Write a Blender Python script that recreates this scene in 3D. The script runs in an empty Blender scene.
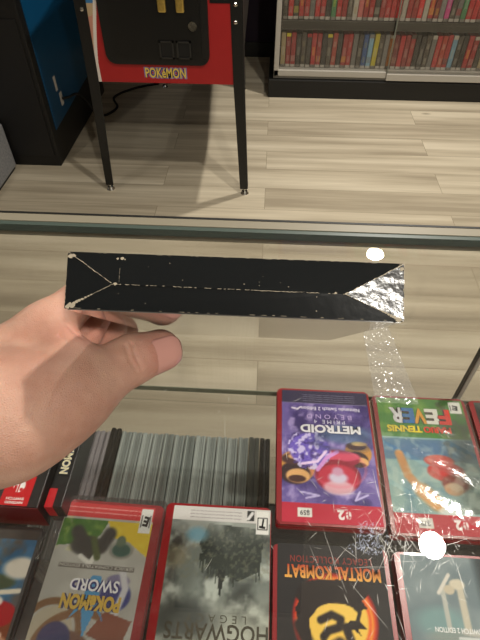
import bpy, bmesh, math, random
import numpy as np
from mathutils import Vector, Matrix, Euler

D = bpy.data
S = bpy.context.scene
COL = S.collection
R = math.radians
rng = np.random.default_rng(7)
random.seed(7)

# ------------------------------------------------------------------ camera
cam_d = D.cameras.new('camera'); cam = D.objects.new('camera', cam_d); COL.objects.link(cam)
cam_d.sensor_fit = 'VERTICAL'; cam_d.sensor_height = 24.0; cam_d.lens = 24.0 * 502 / 640
cam_d.clip_start = 0.02
cam.location = (0, 0, 1.4)
cam.rotation_euler = (R(90 - 47), 0, R(3.3))
S.camera = cam

# ------------------------------------------------------------------ world, exposure
w = D.worlds.new('world'); S.world = w; w.use_nodes = True
w.node_tree.nodes['Background'].inputs[0].default_value = (0.9, 0.85, 0.8, 1)
w.node_tree.nodes['Background'].inputs[1].default_value = 0.05
S.view_settings.view_transform = 'Standard'; S.view_settings.look = 'None'
S.view_settings.exposure = -0.22; S.view_settings.gamma = 1.0; S.view_settings.use_curve_mapping = False

# ceiling downlights (x, y, watts)
DOWNLIGHTS = [(0.8, 0.83, 40), (0.8, 2.83, 60), (0.8, -1.17, 56), (2.8, 0.83, 14), (-1.6, 0.83, 8)]
LIGHT_COLOR = (1.0, 0.945, 0.85)
def downlight(i, x, y, watts):
    l = D.lights.new('downlight_lamp', 'AREA'); l.shape = 'DISK'; l.size = 0.11
    l.energy = watts; l.color = LIGHT_COLOR
    o = D.objects.new('downlight_lamp', l); COL.objects.link(o); o.location = (x, y, 2.985)
    return o
LAMPS = [downlight(i, *a) for i, a in enumerate(DOWNLIGHTS)]

# ------------------------------------------------------------------ helpers
def lin(c):
    c = np.asarray(c, float) / 255.0
    return np.where(c <= 0.04045, c / 12.92, ((c + 0.055) / 1.055) ** 2.4)
def lin4(c): return (*[float(v) for v in lin(c)], 1.0)

_M = {}
def mat(name, c=(128, 128, 128), rough=0.5, metal=0.0, spec=0.5, coat=0.0, attr=False, bump=0.0, bscale=200., noise=0.0, nscale=30.):
    if name in _M: return _M[name]
    m = D.materials.new(name); m.use_nodes = True; nt = m.node_tree; b = nt.nodes['Principled BSDF']
    b.inputs['Base Color'].default_value = lin4(c); b.inputs['Roughness'].default_value = rough
    b.inputs['Metallic'].default_value = metal; b.inputs['Specular IOR Level'].default_value = spec
    b.inputs['Coat Weight'].default_value = coat; b.inputs['Coat Roughness'].default_value = 0.05
    src = None
    if attr:
        a = nt.nodes.new('ShaderNodeAttribute'); a.attribute_name = 'Col'; src = a.outputs['Color']
        nt.links.new(src, b.inputs['Base Color'])
    tc = nt.nodes.new('ShaderNodeTexCoord')
    if noise:
        n = nt.nodes.new('ShaderNodeTexNoise'); n.inputs['Scale'].default_value = nscale; n.inputs['Detail'].default_value = 4
        nt.links.new(tc.outputs['Object'], n.inputs['Vector'])
        mr = nt.nodes.new('ShaderNodeMapRange'); mr.inputs['To Min'].default_value = 1 - noise; mr.inputs['To Max'].default_value = 1 + noise
        nt.links.new(n.outputs[0], mr.inputs[0])
        hs = nt.nodes.new('ShaderNodeHueSaturation'); hs.inputs['Color'].default_value = lin4(c)
        if src: nt.links.new(src, hs.inputs['Color'])
        nt.links.new(mr.outputs[0], hs.inputs['Value']); nt.links.new(hs.outputs[0], b.inputs['Base Color'])
    if bump:
        n = nt.nodes.new('ShaderNodeTexNoise'); n.inputs['Scale'].default_value = bscale; n.inputs['Detail'].default_value = 3
        nt.links.new(tc.outputs['Object'], n.inputs['Vector'])
        bp = nt.nodes.new('ShaderNodeBump'); bp.inputs['Strength'].default_value = bump; bp.inputs['Distance'].default_value = 0.002
        nt.links.new(n.outputs[0], bp.inputs['Height']); nt.links.new(bp.outputs[0], b.inputs['Normal'])
    _M[name] = m
    return m

def glass(name, tint=(251, 251, 250), ior=1.45, rough=0.0, bump=0.0, bscale=60., haze=0.0):
    """thin-walled pane: clear transmission plus Fresnel reflection on both faces"""
    if name in _M: return _M[name]
    m = D.materials.new(name); m.use_nodes = True; nt = m.node_tree; N = nt.nodes; L = nt.links
    N.remove(N['Principled BSDF'])
    geo = N.new('ShaderNodeNewGeometry')
    mi = N.new('ShaderNodeMapRange'); mi.inputs['To Min'].default_value = ior; mi.inputs['To Max'].default_value = 1 / ior
    L.new(geo.outputs['Backfacing'], mi.inputs[0])
    fr = N.new('ShaderNodeFresnel'); L.new(mi.outputs[0], fr.inputs['IOR'])
    tr = N.new('ShaderNodeBsdfTransparent'); tr.inputs[0].default_value = lin4(tint)
    gl = N.new('ShaderNodeBsdfGlossy'); gl.inputs['Roughness'].default_value = rough; gl.inputs[0].default_value = (1, 1, 1, 1)
    if bump:
        tc = N.new('ShaderNodeTexCoord'); n = N.new('ShaderNodeTexNoise'); n.inputs['Scale'].default_value = bscale
        L.new(tc.outputs['Object'], n.inputs['Vector'])
        bp = N.new('ShaderNodeBump'); bp.inputs['Strength'].default_value = bump; bp.inputs['Distance'].default_value = 0.003
        L.new(n.outputs[0], bp.inputs['Height']); L.new(bp.outputs[0], gl.inputs['Normal']); L.new(bp.outputs[0], fr.inputs['Normal'])
    base = tr.outputs[0]
    if haze:
        df = N.new('ShaderNodeBsdfDiffuse'); df.inputs[0].default_value = (0.8, 0.8, 0.8, 1)
        mh = N.new('ShaderNodeMixShader'); mh.inputs[0].default_value = haze
        L.new(tr.outputs[0], mh.inputs[1]); L.new(df.outputs[0], mh.inputs[2]); base = mh.outputs[0]
    mx = N.new('ShaderNodeMixShader'); L.new(fr.outputs[0], mx.inputs[0]); L.new(base, mx.inputs[1]); L.new(gl.outputs[0], mx.inputs[2])
    L.new(mx.outputs[0], N['Material Output'].inputs['Surface'])
    _M[name] = m
    return m

def tag(o, label=None, cat=None, group=None, kind=None):
    if label: o['label'] = label
    if cat: o['category'] = cat
    if group: o['group'] = group
    if kind: o['kind'] = kind
    return o
def thing(name, label, cat, loc=(0, 0, 0), rz=0.0, group=None):
    o = D.objects.new(name, None); COL.objects.link(o); o.location = loc; o.rotation_euler = (0, 0, rz)
    o.empty_display_size = 0.05
    return tag(o, label, cat, group)

def link_mesh(name, bm, m, parent=None, smooth=False, keep=False):
    if not keep: bmesh.ops.recalc_face_normals(bm, faces=bm.faces[:])
    me = D.meshes.new(name); bm.to_mesh(me); bm.free()
    for mm in (m if isinstance(m, (list, tuple)) else [m]): me.materials.append(mm)
    if smooth: me.polygons.foreach_set('use_smooth', [True] * len(me.polygons))
    o = D.objects.new(name, me); COL.objects.link(o)
    if parent: o.parent = parent
    return o

def box(bm, x0, x1, y0, y1, z0, z1, bev=0.0, seg=2):
    r = bmesh.ops.create_cube(bm, size=1.0)
    vs = r['verts']
    for v in vs:
        v.co = Vector((x0 + (v.co.x + .5) * (x1 - x0), y0 + (v.co.y + .5) * (y1 - y0), z0 + (v.co.z + .5) * (z1 - z0)))
    if bev:
        es = list({e for v in vs for e in v.link_edges})
        bmesh.ops.bevel(bm, geom=es, offset=bev, segments=seg, affect='EDGES', profile=0.5)
def mbox(name, dims, m, parent=None, bev=0.0, seg=2):
    bm = bmesh.new(); box(bm, *dims, bev=bev, seg=seg); return link_mesh(name, bm, m, parent)
def cyl(bm, p, q, r0, r1=None, n=20, caps=True):
    p, q = Vector(p), Vector(q); d = q - p; r1 = r0 if r1 is None else r1
    rot = d.to_track_quat('Z', 'Y').to_matrix().to_4x4()
    bmesh.ops.create_cone(bm, cap_ends=caps, segments=n, radius1=r0, radius2=r1, depth=d.length,
                          matrix=Matrix.Translation((p + q) / 2) @ rot)
def mcyl(name, p, q, r, m, parent=None, r1=None, n=20):
    bm = bmesh.new(); cyl(bm, p, q, r, r1, n); return link_mesh(name, bm, m, parent, False)
def tube(bm, pts, r, n=8):
    pts = [Vector(p) for p in pts]; rings = []
    for i, p in enumerate(pts):
        t = (pts[min(i + 1, len(pts) - 1)] - pts[max(i - 1, 0)]).normalized()
        a = t.cross(Vector((0, 0, 1)))
        if a.length < 1e-4: a = Vector((1, 0, 0))
        a.normalize(); b = t.cross(a)
        rings.append([bm.verts.new(p + (a * math.cos(2 * math.pi * k / n) + b * math.sin(2 * math.pi * k / n)) * r) for k in range(n)])
    for A, B in zip(rings, rings[1:]):
        for k in range(n): bm.faces.new((A[k], A[(k + 1) % n], B[(k + 1) % n], B[k]))
    bm.faces.new(rings[0][::-1]); bm.faces.new(rings[-1])
def smooth_path(pts, n=8):
    P = [Vector(p) for p in pts]; out = []
    for i in range(len(P) - 1):
        p0, p1, p2, p3 = P[max(i - 1, 0)], P[i], P[i + 1], P[min(i + 2, len(P) - 1)]
        for k in range(n):
            t = k / n
            out.append(0.5 * ((2 * p1) + (p2 - p0) * t + (2 * p0 - 5 * p1 + 4 * p2 - p3) * t * t + (3 * p1 - p0 - 3 * p2 + p3) * t ** 3))
    out.append(P[-1]); return out
def prism(bm, pts2, h0, h1, axis='Z'):
    """extrude a 2D outline; axis Y: outline is (x, z)"""
    f = (lambda a, b, h: (a, b, h)) if axis == 'Z' else (lambda a, b, h: (a, h, b)) if axis == 'Y' else (lambda a, b, h: (h, a, b))
    A = [bm.verts.new(f(a, b, h0)) for a, b in pts2]; B = [bm.verts.new(f(a, b, h1)) for a, b in pts2]
    n = len(pts2)
    bm.faces.new(A[::-1]); bm.faces.new(B)
    for i in range(n): bm.faces.new((A[i], A[(i + 1) % n], B[(i + 1) % n], B[i]))
def rrect(x0, x1, y0, y1, r, n=6):
    out = []
    for cx, cy, a0 in ((x1 - r, y1 - r, 0), (x0 + r, y1 - r, 90), (x0 + r, y0 + r, 180), (x1 - r, y0 + r, 270)):
        for k in range(n + 1):
            a = R(a0 + 90 * k / n); out.append((cx + r * math.cos(a), cy + r * math.sin(a)))
    return out

# ------------------------------------------------------------------ printed artwork: a fine coloured mesh with lettering on it
def vnoise(nx, ny, fx, fy, seed):
    g = np.random.default_rng(seed).random((fy + 3, fx + 3))
    X, Y = np.meshgrid(np.linspace(0, fx, nx), np.linspace(0, fy, ny))
    i = X.astype(int); j = Y.astype(int); a = X - i; b = Y - j; a = a * a * (3 - 2 * a); b = b * b * (3 - 2 * b)
    return (g[j, i] * (1 - a) + g[j, i + 1] * a) * (1 - b) + (g[j + 1, i] * (1 - a) + g[j + 1, i + 1] * a) * b
class Art:
    def __init__(s, W, H, bg, step=0.001):
        s.W, s.H = W, H; s.nx = int(W / step) + 1; s.ny = int(H / step) + 1
        s.U, s.V = np.meshgrid(np.linspace(0, 1, s.nx), np.linspace(0, 1, s.ny))
        s.A = np.zeros((s.ny, s.nx, 3)) + np.array(bg, float); s.texts = []
    def noise(s, f, seed, octs=3):
        o = 0; t = 0
        for k in range(octs):
            o = o + vnoise(s.nx, s.ny, max(1, int(f * 2 ** k)), max(1, int(f * 2 ** k * s.H / s.W)), seed + k) / 2 ** k; t += 1 / 2 ** k
        return o / t
    def mix(s, m, c):
        m = np.clip(m, 0, 1)[..., None]; s.A = s.A * (1 - m) + np.array(c, float) * m
    def rect(s, u0, u1, v0, v1, c, a=1.0): s.mix(a * ((s.U >= u0) & (s.U <= u1) & (s.V >= v0) & (s.V <= v1)), c)
    def ell(s, u, v, ru, rv, c, soft=0.15, a=1.0, rot=0.0, ring=None):
        x = (s.U - u) * s.W; y = (s.V - v) * s.H; ca, sa = math.cos(rot), math.sin(rot)
        d = np.sqrt(((x * ca + y * sa) / (ru * s.W)) ** 2 + ((-x * sa + y * ca) / (rv * s.W)) ** 2)
        m = np.clip((1 - d) / soft + .5, 0, 1)
        if ring: m = m * np.clip((d - ring) / soft + .5, 0, 1)
        s.mix(m * a, c)
    def poly(s, pts, c, a=1.0):
        ins = np.zeros_like(s.U, bool); n = len(pts)
        for i in range(n):
            (x0, y0), (x1, y1) = pts[i], pts[(i + 1) % n]
            if y0 == y1: continue
            ins ^= ((s.V > min(y0, y1)) & (s.V <= max(y0, y1)) & (s.U < x0 + (s.V - y0) * (x1 - x0) / (y1 - y0)))
        s.mix(ins * a, c)
    def stroke(s, pts, wd, c, a=1.0, soft=0.3):
        best = np.full_like(s.U, 9.)
        X = s.U * s.W; Y = s.V * s.H
        for (x0, y0), (x1, y1) in zip(pts, pts[1:]):
            ax, ay, bx, by = x0 * s.W, y0 * s.H, x1 * s.W, y1 * s.H; dx, dy = bx - ax, by - ay
            t = np.clip(((X - ax) * dx + (Y - ay) * dy) / (dx * dx + dy * dy + 1e-12), 0, 1)
            best = np.minimum(best, np.hypot(X - ax - t * dx, Y - ay - t * dy))
        s.mix(a * np.clip((wd / 2 - best) / (wd * soft) + .5, 0, 1), c)
    def text(s, t, u, v, h, c, width=None, bold=0.0, spacing=1.0, rot=0.0, c2=None, lift=0): s.texts.append((t, u, v, h, c, width, bold, spacing, rot, c2, lift))
    def title(s, t, u, v, h, c, edge, width=None, bold=0.03, fat=0.09, c2=None):
        s.text(t, u, v, h, edge, width=width, bold=fat, lift=1); s.text(t, u, v, h, c, width=width, bold=bold, c2=c2, lift=2)
    def rating(s, letter, u0=0.03, v0=0.01, w=.11, h=.11):
        s.rect(u0, u0 + w, v0, v0 + h, (225, 225, 222)); s.rect(u0 + .012, u0 + w - .012, v0 + h * .25, v0 + h * .8, (20, 20, 22))
        s.rect(u0 + .02, u0 + w - .02, v0 + h * .28, v0 + h * .77, (225, 225, 222))
        s.text(letter, u0 + w / 2, v0 + h * .52, h * s.H * .42, (15, 15, 15), width=w * s.W * .5, bold=.05, rot=-.15)
    def build(s, name, m, parent=None):
        xs = (np.linspace(0, 1, s.nx) - .5) * s.W; ys = (np.linspace(0, 1, s.ny) - .5) * s.H
        X, Y = np.meshgrid(xs, ys); co = np.stack([X, Y, 0 * X], -1).reshape(-1, 3); col = lin(np.clip(s.A, 0, 255)).reshape(-1, 3)
        i = np.arange(s.nx * s.ny).reshape(s.ny, s.nx)
        F = np.stack([i[:-1, :-1], i[:-1, 1:], i[1:, 1:], i[1:, :-1]], -1).reshape(-1, 4).tolist()
        co = co.tolist(); col = col.tolist()
        for (t, u, v, h, c, width, bold, spacing, rot, c2, lift) in s.texts:
            cu = D.curves.new('t', 'FONT'); cu.body = t; cu.size = 1.0; cu.align_x = 'CENTER'; cu.align_y = 'CENTER'
            cu.offset = bold; cu.space_character = spacing; cu.resolution_u = 3
            ob = D.objects.new('t', cu); COL.objects.link(ob)
            me = ob.to_mesh(depsgraph=bpy.context.evaluated_depsgraph_get())
            P = np.array([q.co[:] for q in me.vertices]).reshape(-1, 3); faces = [list(p.vertices) for p in me.polygons]
            ob.to_mesh_clear(); D.objects.remove(ob); D.curves.remove(cu)
            if not len(P): continue
            P[:, :2] -= (P[:, :2].max(0) + P[:, :2].min(0)) / 2
            hh = np.ptp(P[:, 1]); P[:, 1] *= h / hh
            P[:, 0] *= (width / np.ptp(P[:, 0])) if width else h / hh
            q = np.clip((P[:, 1] / h + .5), 0, 1)[:, None]
            C = lin(np.array(c)) * np.ones_like(q) if c2 is None else lin(np.array(c)) * q + lin(np.array(c2)) * (1 - q)
            ca, sa = math.cos(rot), math.sin(rot); x = P[:, 0] * ca - P[:, 1] * sa; y = P[:, 0] * sa + P[:, 1] * ca
            b = len(co)
            co += [[a + (u - .5) * s.W, e + (v - .5) * s.H, .00012 + .00012 * lift] for a, e in zip(x.tolist(), y.tolist())]
            col += C.tolist(); F += [[b + k for k in f] for f in faces]
        me = D.meshes.new(name); me.from_pydata(co, [], F)
        at = me.attributes.new('Col', 'FLOAT_COLOR', 'POINT')
        at.data.foreach_set('color', np.c_[np.array(col), np.ones(len(col))].astype(np.float32).ravel())
        me.materials.append(m); o = D.objects.new(name, me); COL.objects.link(o)
        if parent: o.parent = parent
        return o

PRINT = mat('glossy_print', attr=True, rough=0.5, spec=.3)
MATTE_PRINT = mat('matte_print', attr=True, rough=0.6)

# ------------------------------------------------------------------ setting
def floor_material():
    m = D.materials.new('wood_plank_floor'); m.use_nodes = True; nt = m.node_tree; N = nt.nodes; L = nt.links; b = N['Principled BSDF']
    tc = N.new('ShaderNodeTexCoord')
    br = N.new('ShaderNodeTexBrick'); br.offset = 0.37; br.offset_frequency = 2
    br.inputs['Color1'].default_value = (0, 0, 0, 1); br.inputs['Color2'].default_value = (1, 1, 1, 1); br.inputs['Mortar'].default_value = (.5, .5, .5, 1)
    br.inputs['Scale'].default_value = 1; br.inputs['Mortar Size'].default_value = 0.0010; br.inputs['Mortar Smooth'].default_value = 0
    br.inputs['Brick Width'].default_value = 1.4; br.inputs['Row Height'].default_value = 0.185
    L.new(tc.outputs['Object'], br.inputs['Vector'])
    def stretched(sx, sy, sc, det):
        mp = N.new('ShaderNodeMapping'); mp.inputs['Scale'].default_value = (sx, sy, 1)
        L.new(tc.outputs['Object'], mp.inputs['Vector'])
        # every plank gets its own grain: shift by the plank value
        ad = N.new('ShaderNodeVectorMath'); ad.operation = 'MULTIPLY_ADD'; ad.inputs[1].default_value = (17, 9, 5)
        L.new(br.outputs['Color'], ad.inputs[0]); L.new(mp.outputs[0], ad.inputs[2])
        n = N.new('ShaderNodeTexNoise'); n.inputs['Scale'].default_value = sc; n.inputs['Detail'].default_value = det
        L.new(ad.outputs[0], n.inputs['Vector']); return n.outputs[0]
    g1 = stretched(.55, 9, 1.5, 5); g2 = stretched(2, 60, 2.0, 3)
    r = N.new('ShaderNodeValToRGB'); e = r.color_ramp.elements
    e[0].position = .30; e[0].color = lin4((164, 152, 131)); e[1].position = .72; e[1].color = lin4((217, 206, 183))
    k = r.color_ramp.elements.new(.5); k.color = lin4((193, 181, 158))
    mxv = N.new('ShaderNodeMath'); mxv.operation = 'MULTIPLY_ADD'; mxv.inputs[1].default_value = .2
    pl = N.new('ShaderNodeMath'); pl.operation = 'MULTIPLY_ADD'; pl.inputs[1].default_value = .16; pl.inputs[2].default_value = -.18
    L.new(br.outputs['Color'], pl.inputs[0])
    L.new(g2, mxv.inputs[0]); L.new(pl.outputs[0], mxv.inputs[2])
    sm = N.new('ShaderNodeMath'); sm.operation = 'ADD'; L.new(mxv.outputs[0], sm.inputs[0]); L.new(g1, sm.inputs[1])
    L.new(sm.outputs[0], r.inputs[0])
    mo = N.new('ShaderNodeMixRGB'); mo.inputs[2].default_value = lin4((140, 127, 106)); L.new(br.outputs['Fac'], mo.inputs[0]); L.new(r.outputs[0], mo.inputs[1])
    # a few small dark knots
    vo = N.new('ShaderNodeTexVoronoi'); vo.inputs['Scale'].default_value = 2.3
    mk = N.new('ShaderNodeMapping'); mk.inputs['Scale'].default_value = (.6, 1.3, 1); L.new(tc.outputs['Object'], mk.inputs[0]); L.new(mk.outputs[0], vo.inputs['Vector'])
    kr = N.new('ShaderNodeMapRange'); kr.inputs['From Min'].default_value = .015; kr.inputs['From Max'].default_value = .05; kr.inputs['To Min'].default_value = .55; kr.inputs['To Max'].default_value = 0
    L.new(vo.outputs['Distance'], kr.inputs[0])
    m2 = N.new('ShaderNodeMixRGB'); m2.inputs[2].default_value = lin4((110, 92, 70)); L.new(kr.outputs[0], m2.inputs[0]); L.new(mo.outputs[0], m2.inputs[1])
    L.new(m2.outputs[0], b.inputs['Base Color']); b.inputs['Roughness'].default_value = .45; b.inputs['Specular IOR Level'].default_value = .3
    return m
X0, X1, Y0, Y1, ZC = -2.9, 3.6, -2.6, 4.0, 3.0
def struct(name, dims, m): return tag(mbox(name, dims, m), kind='structure')
struct('floor', (X0, X1, Y0, Y1, -.05, 0), floor_material())
struct('ceiling', (X0, X1, Y0, Y1, ZC, ZC + .05), mat('ceiling_paint', (228, 226, 222), .9, noise=.03, nscale=4))
struct('wall_back', (X0, X1, Y1, Y1 + .05, 0, ZC), mat('plum_wall_paint', (38, 26, 42), .8, noise=.1, nscale=8))
struct('wall_left', (X0 - .05, X0, Y0, Y1, 0, ZC), mat('side_wall_paint', (120, 112, 105), .85, noise=.04, nscale=6))
struct('wall_right', (X1, X1 + .05, Y0, Y1, 0, ZC), _M['side_wall_paint'])
struct('wall_front', (X0, X1, Y0 - .05, Y0, 0, ZC), _M['side_wall_paint'])
struct('baseboard_back', (X0, X1, Y1 - .015, Y1, 0, .1), mat('black_baseboard', (18, 17, 17), .5))

BLACK = mat('black_powder_metal', (16, 16, 16), .42, bump=.1, bscale=500)
BLACKW = mat('black_laminate', (15, 14, 13), .5, bump=.08, bscale=300)
CHROME = mat('chrome', (200, 198, 190), .2, 1.0)
BRASS = mat('brass', (226, 196, 110), .42, 1.0, noise=.3, nscale=80)
ALU = mat('brushed_aluminium', (176, 172, 165), .4, .85)
ALUP = mat('satin_aluminium_paint', (178, 173, 163), .5)

for (lx, ly, lw), lamp in zip(DOWNLIGHTS, LAMPS):
    where = {0.83: 'above the counter', 2.83: 'above the machines and shelves', -1.17: 'behind the counter'}[ly]
    side = {0.8: 'in the middle row', 2.8: 'in the right row', -1.6: 'in the left row'}[lx]
    t = thing('ceiling_downlight', 'round recessed ceiling downlight %s %s' % (side, where), 'ceiling light', (lx, ly, ZC), group='recessed ceiling downlights')
    bm = bmesh.new(); bmesh.ops.create_cone(bm, cap_ends=False, segments=32, radius1=.075, radius2=.06, depth=.012, matrix=Matrix.Translation((0, 0, -.006)))
    link_mesh('trim_ring', bm, ALUP, t)
    lamp.parent = t; lamp.location = (0, 0, -.014)

# ------------------------------------------------------------------ left arcade cabinet
arc = thing('arcade_cabinet', 'tall black arcade cabinet with a blue side panel, beside the red pinball machine', 'arcade machine', (-1.09, 2.37, 0))
mbox('cabinet_body', (-.62, 0, 0, .95, 0, 1.75), BLACKW, arc, bev=.004)
bm = bmesh.new(); prism(bm, [(.055, .175), (.93, .215), (.93, 1.7), (.055, 1.7)], 0.0, .003, 'X')
side = link_mesh('side_panel', bm, mat('blue_side_art', (9, 72, 110), .35, noise=.18, nscale=2.5), arc); tag(side, 'blue side panel')
mbox('front_panel', (-.6, -.02, -.006, 0, .06, .7), mat('front_panel_black', (17, 16, 16), .5), arc, bev=.002)
st = mbox('sticker', (.003, .0042, .20, .235, .235, .30), mat('white_sticker', (205, 200, 192), .6), arc)
mbox('sticker', (.003, .0042, .175, .20, .32, .39), _M['white_sticker'], arc)
cable = bmesh.new()
tube(cable, smooth_path([(-1.076, 2.58, .27), (-1.06, 2.62, .262), (-1.03, 2.72, .23), (-1.00, 2.85, .05), (-1.02, 2.95, .008), (-.98, 2.98, .008), (-.95, 3.08, .008), (-1.0, 3.22, .008), (-.9, 3.36, .008), (-.75, 3.45, .008)]), .007)
tag(link_mesh('power_cable', cable, mat('black_rubber', (12, 12, 12), .5), None, True), 'thin black power cable trailing on the floor behind the left pinball leg', 'cable')

plat = thing('carpeted_platform', 'grey speckled carpeted low platform at the left edge beside the black arcade cabinet', 'platform', (-1.32, 2.1, 0))
mbox('carpet_cover', (-.5, 0, -.5, .245, 0.012, .245), mat('grey_speckled_carpet', (150, 151, 154), .95, noise=.5, nscale=90, bump=.6, bscale=160), plat, bev=.01)
mbox('base_board', (-.49, -.008, -.49, .235, 0, .013), BLACKW, plat)

# ------------------------------------------------------------------ pinball machine
pin = thing('pinball_machine', 'red fronted pinball machine with a black coin door and long black legs', 'pinball machine', (-.440, 2.17, 0))
PW = .310   # half width
bm = bmesh.new(); prism(bm, [(0, .527), (0, 1.0), (1.28, 1.16), (1.28, .66), (.45, .527)], -PW, PW, 'X'); link_mesh('cabinet_body', bm, BLACKW, pin)
fa = Art(.620, .473, (170, 30, 32), .0015)
fa.mix(fa.noise(20, 3) * .18, (130, 18, 22))
# left corner picture: sky and sand behind a white sweep
sweep = .035 + .13 * np.clip((fa.V - .15) / .85, 0, 1) ** 1.3
fa.mix(fa.U < sweep + .022, (225, 215, 205)); art = fa.U < sweep
fa.mix(art, (58, 120, 170)); fa.mix(art * (fa.V < .62) * 1., (190, 165, 130)); fa.mix(art * np.clip((fa.V - .62) * 3, 0, 1), (28, 70, 140))
fa.mix(art * (fa.noise(16, 5) > .6) * .6, (200, 120, 110))
fa.text('POKéMON', .505, .088, .047, (136, 126, 168), width=.180, bold=.15); fa.title('POKéMON', .505, .088, .040, (226, 196, 84), (44, 48, 110), width=.170, bold=.02, fat=.09)
f = fa.build('front_art', mat('front_print', attr=True, rough=.45), pin); f.rotation_euler = (R(90), 0, 0); f.location = (0, -.003, .7635)
door = D.objects.new('x', None); D.objects.remove(door)
bm = bmesh.new(); prism(bm, rrect(-.250, .176, .603, .935, .04), -.011, -.003, 'Y'); door = link_mesh('coin_door', bm, BLACK, pin); door.location.x = .0157
bm = bmesh.new(); prism(bm, rrect(-.21, .145, .632, .915, .012), -.015, -.011, 'Y'); link_mesh('door_plate', bm, mat('black_door_plate', (12, 12, 12), .38), door)
for sx in (.004, .074):
    mbox('coin_slot', (sx - .018, sx + .014, -.028, -.015, .798, .87), BRASS, door, bev=.006)
    bm = bmesh.new()
    for (a, b, c, d) in ((-.003, .056, .630, .636), (-.003, .056, .690, .696), (-.003, .004, .630, .696), (.049, .056, .630, .696)): box(bm, sx - .026 + a, sx - .026 + b, -.021, -.015, c, d)
    link_mesh('coin_return', bm, mat('grey_black_frame', (40, 39, 37), .4), door)
    mbox('return_flap', (sx - .022, sx + .023, -.0165, -.015, .636, .690), mat('void_black', (5, 5, 5), .6), door)
bm = bmesh.new(); cyl(bm, (.116, -.015, .753), (.116, -.028, .753), .017); cyl(bm, (.116, -.028, .753), (.116, -.031, .753), .010); link_mesh('lock', bm, CHROME, door)
for bx, bz in ((-.225, .622), (.155, .622)): mcyl('bolt', (bx, -.011, bz), (bx, -.014, bz), .005, BLACK, door)
mbox('decal', (.20, .29, -.0055, -.0025, .828, .88), mat('black_decal', (14, 14, 16), .4), pin)
bm = bmesh.new(); prism(bm, [(-.02, .985), (-.02, 1.03), (.06, 1.04), (.06, .99)], -PW - .015, PW + .015, 'X'); link_mesh('lockbar', bm, CHROME, pin)
bm = bmesh.new(); prism(bm, [(.06, 1.008), (1.02, 1.128), (1.02, 1.132), (.06, 1.012)], -PW + .02, PW - .02, 'X'); link_mesh('playfield_glass', bm, glass('clear_pane'), pin)
bm = bmesh.new(); box(bm, -.34, .34, 1.0, 1.28, 1.12, 1.78, bev=.006); link_mesh('backbox', bm, BLACKW, pin)
for sx in (-1, 1):
    mbox('side_rail', (sx * PW - .012, sx * PW + .012, .06, 1.0, 1.0, 1.03), CHROME, pin)
    for front in (1, 0):
        y0 = 0 if front else 1.25; dy = -1 if front else 1
        ins = 0 if front else .075
        top = Vector((sx * (PW + .008 - ins), y0, .98 if front else 1.02)); knee = Vector((sx * (PW + .020 - ins), y0 + dy * .003, .52)); bot = Vector((sx * (PW + .040 - ins), y0 + dy * .010, .03))
        bm = bmesh.new()
        # angle-iron leg: two flanges meeting on the corner
        for (w1, w2) in (((-sx * .05, .0), (0.0, .0)),):
            pass
        def flange(dirv, t):
            n = Vector((0, dy * .004, 0)) if abs(dirv.x) > 0 else Vector((sx * .004, 0, 0))
            pts = []
            for p, wd in ((top, .046), (knee, .042), (bot, .034)):
                pts.append((p + n, p + n + dirv * wd, p + dirv * wd - n * .2, p - n * .2))
            vs = [[bm.verts.new(q) for q in row] for row in pts]
            for A, B in zip(vs, vs[1:]):
                for k in range(4): bm.faces.new((A[k], A[(k + 1) % 4], B[(k + 1) % 4], B[k]))
            bm.faces.new(vs[0]); bm.faces.new(vs[-1])
        flange(Vector((-sx, 0, 0)), 0); flange(Vector((0, -dy, 0)), 0)
        leg = link_mesh('leg', bm, BLACK, pin)
        bm = bmesh.new(); c = bot + Vector((-sx * .012, -dy * .012, 0)); cyl(bm, (c.x, c.y, .012), (c.x, c.y, .05), .006); cyl(bm, (c.x, c.y, 0), (c.x, c.y, .013), .021, .013)
        link_mesh('leveller_foot', bm, CHROME, leg)
        for bz in (.86, .80) if front else (.9,):
            bm = bmesh.new(); bmesh.ops.create_uvsphere(bm, u_segments=12, v_segments=8, radius=.009, matrix=Matrix.Translation((sx * (PW - .012 - ins), y0 + dy * .006, bz - (.035 if sx > 0 else 0)))); link_mesh('leg_bolt', bm, CHROME, leg)

# ------------------------------------------------------------------ display cabinet with rows of games
CX = .022; CW = 1.62; CY = 3.31
cab = thing('display_cabinet', 'glass fronted display cabinet with aluminium rails, filled with rows of game cases', 'display cabinet', (CX, CY, 0))
DARK = mat('dark_shelf_board', (40, 37, 30), .6, noise=.1, nscale=12)
mbox('plinth', (-.03, CW, -.02, .42, 0, .112), mat('plinth_black', (17, 16, 14), .6), cab, bev=.004)
mbox('bottom_shelf', (0, CW, .01, .42, .112, .17), ALUP, cab)
mbox('bottom_rail', (0, .70, -.012, .01, .132, .168), ALUP, cab, bev=.003)
mbox('bottom_rail', (.70, CW, -.03, -.012, .124, .164), ALUP, cab, bev=.003)
mbox('corner_post', (0, .03, -.012, .02, .132, 1.36), ALUP, cab, bev=.003)
mbox('corner_post', (CW - .03, CW, -.012, .02, .132, 1.36), ALUP, cab, bev=.003)
mbox('side_panel', (0, .012, .02, .42, .17, 1.36), DARK, cab); mbox('side_panel', (CW - .012, CW, .02, .42, .17, 1.36), DARK, cab)
mbox('back_panel', (.012, CW - .012, .40, .42, .17, 1.36), DARK, cab)
for z in (.377, .64, .90): mbox('shelf', (.012, CW - .012, .018, .40, z + .012, z + .062), DARK, cab, bev=.002)
mbox('top_panel', (0, CW, -.012, .42, 1.36, 1.4), ALUP, cab, bev=.003)
for x0, x1, y in ((.03, .715, .003), (.70, CW - .03, -.02)): mbox('sliding_pane', (x0, x1, y, y + .004, .165, 1.36), glass('clear_pane'), cab)
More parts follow.
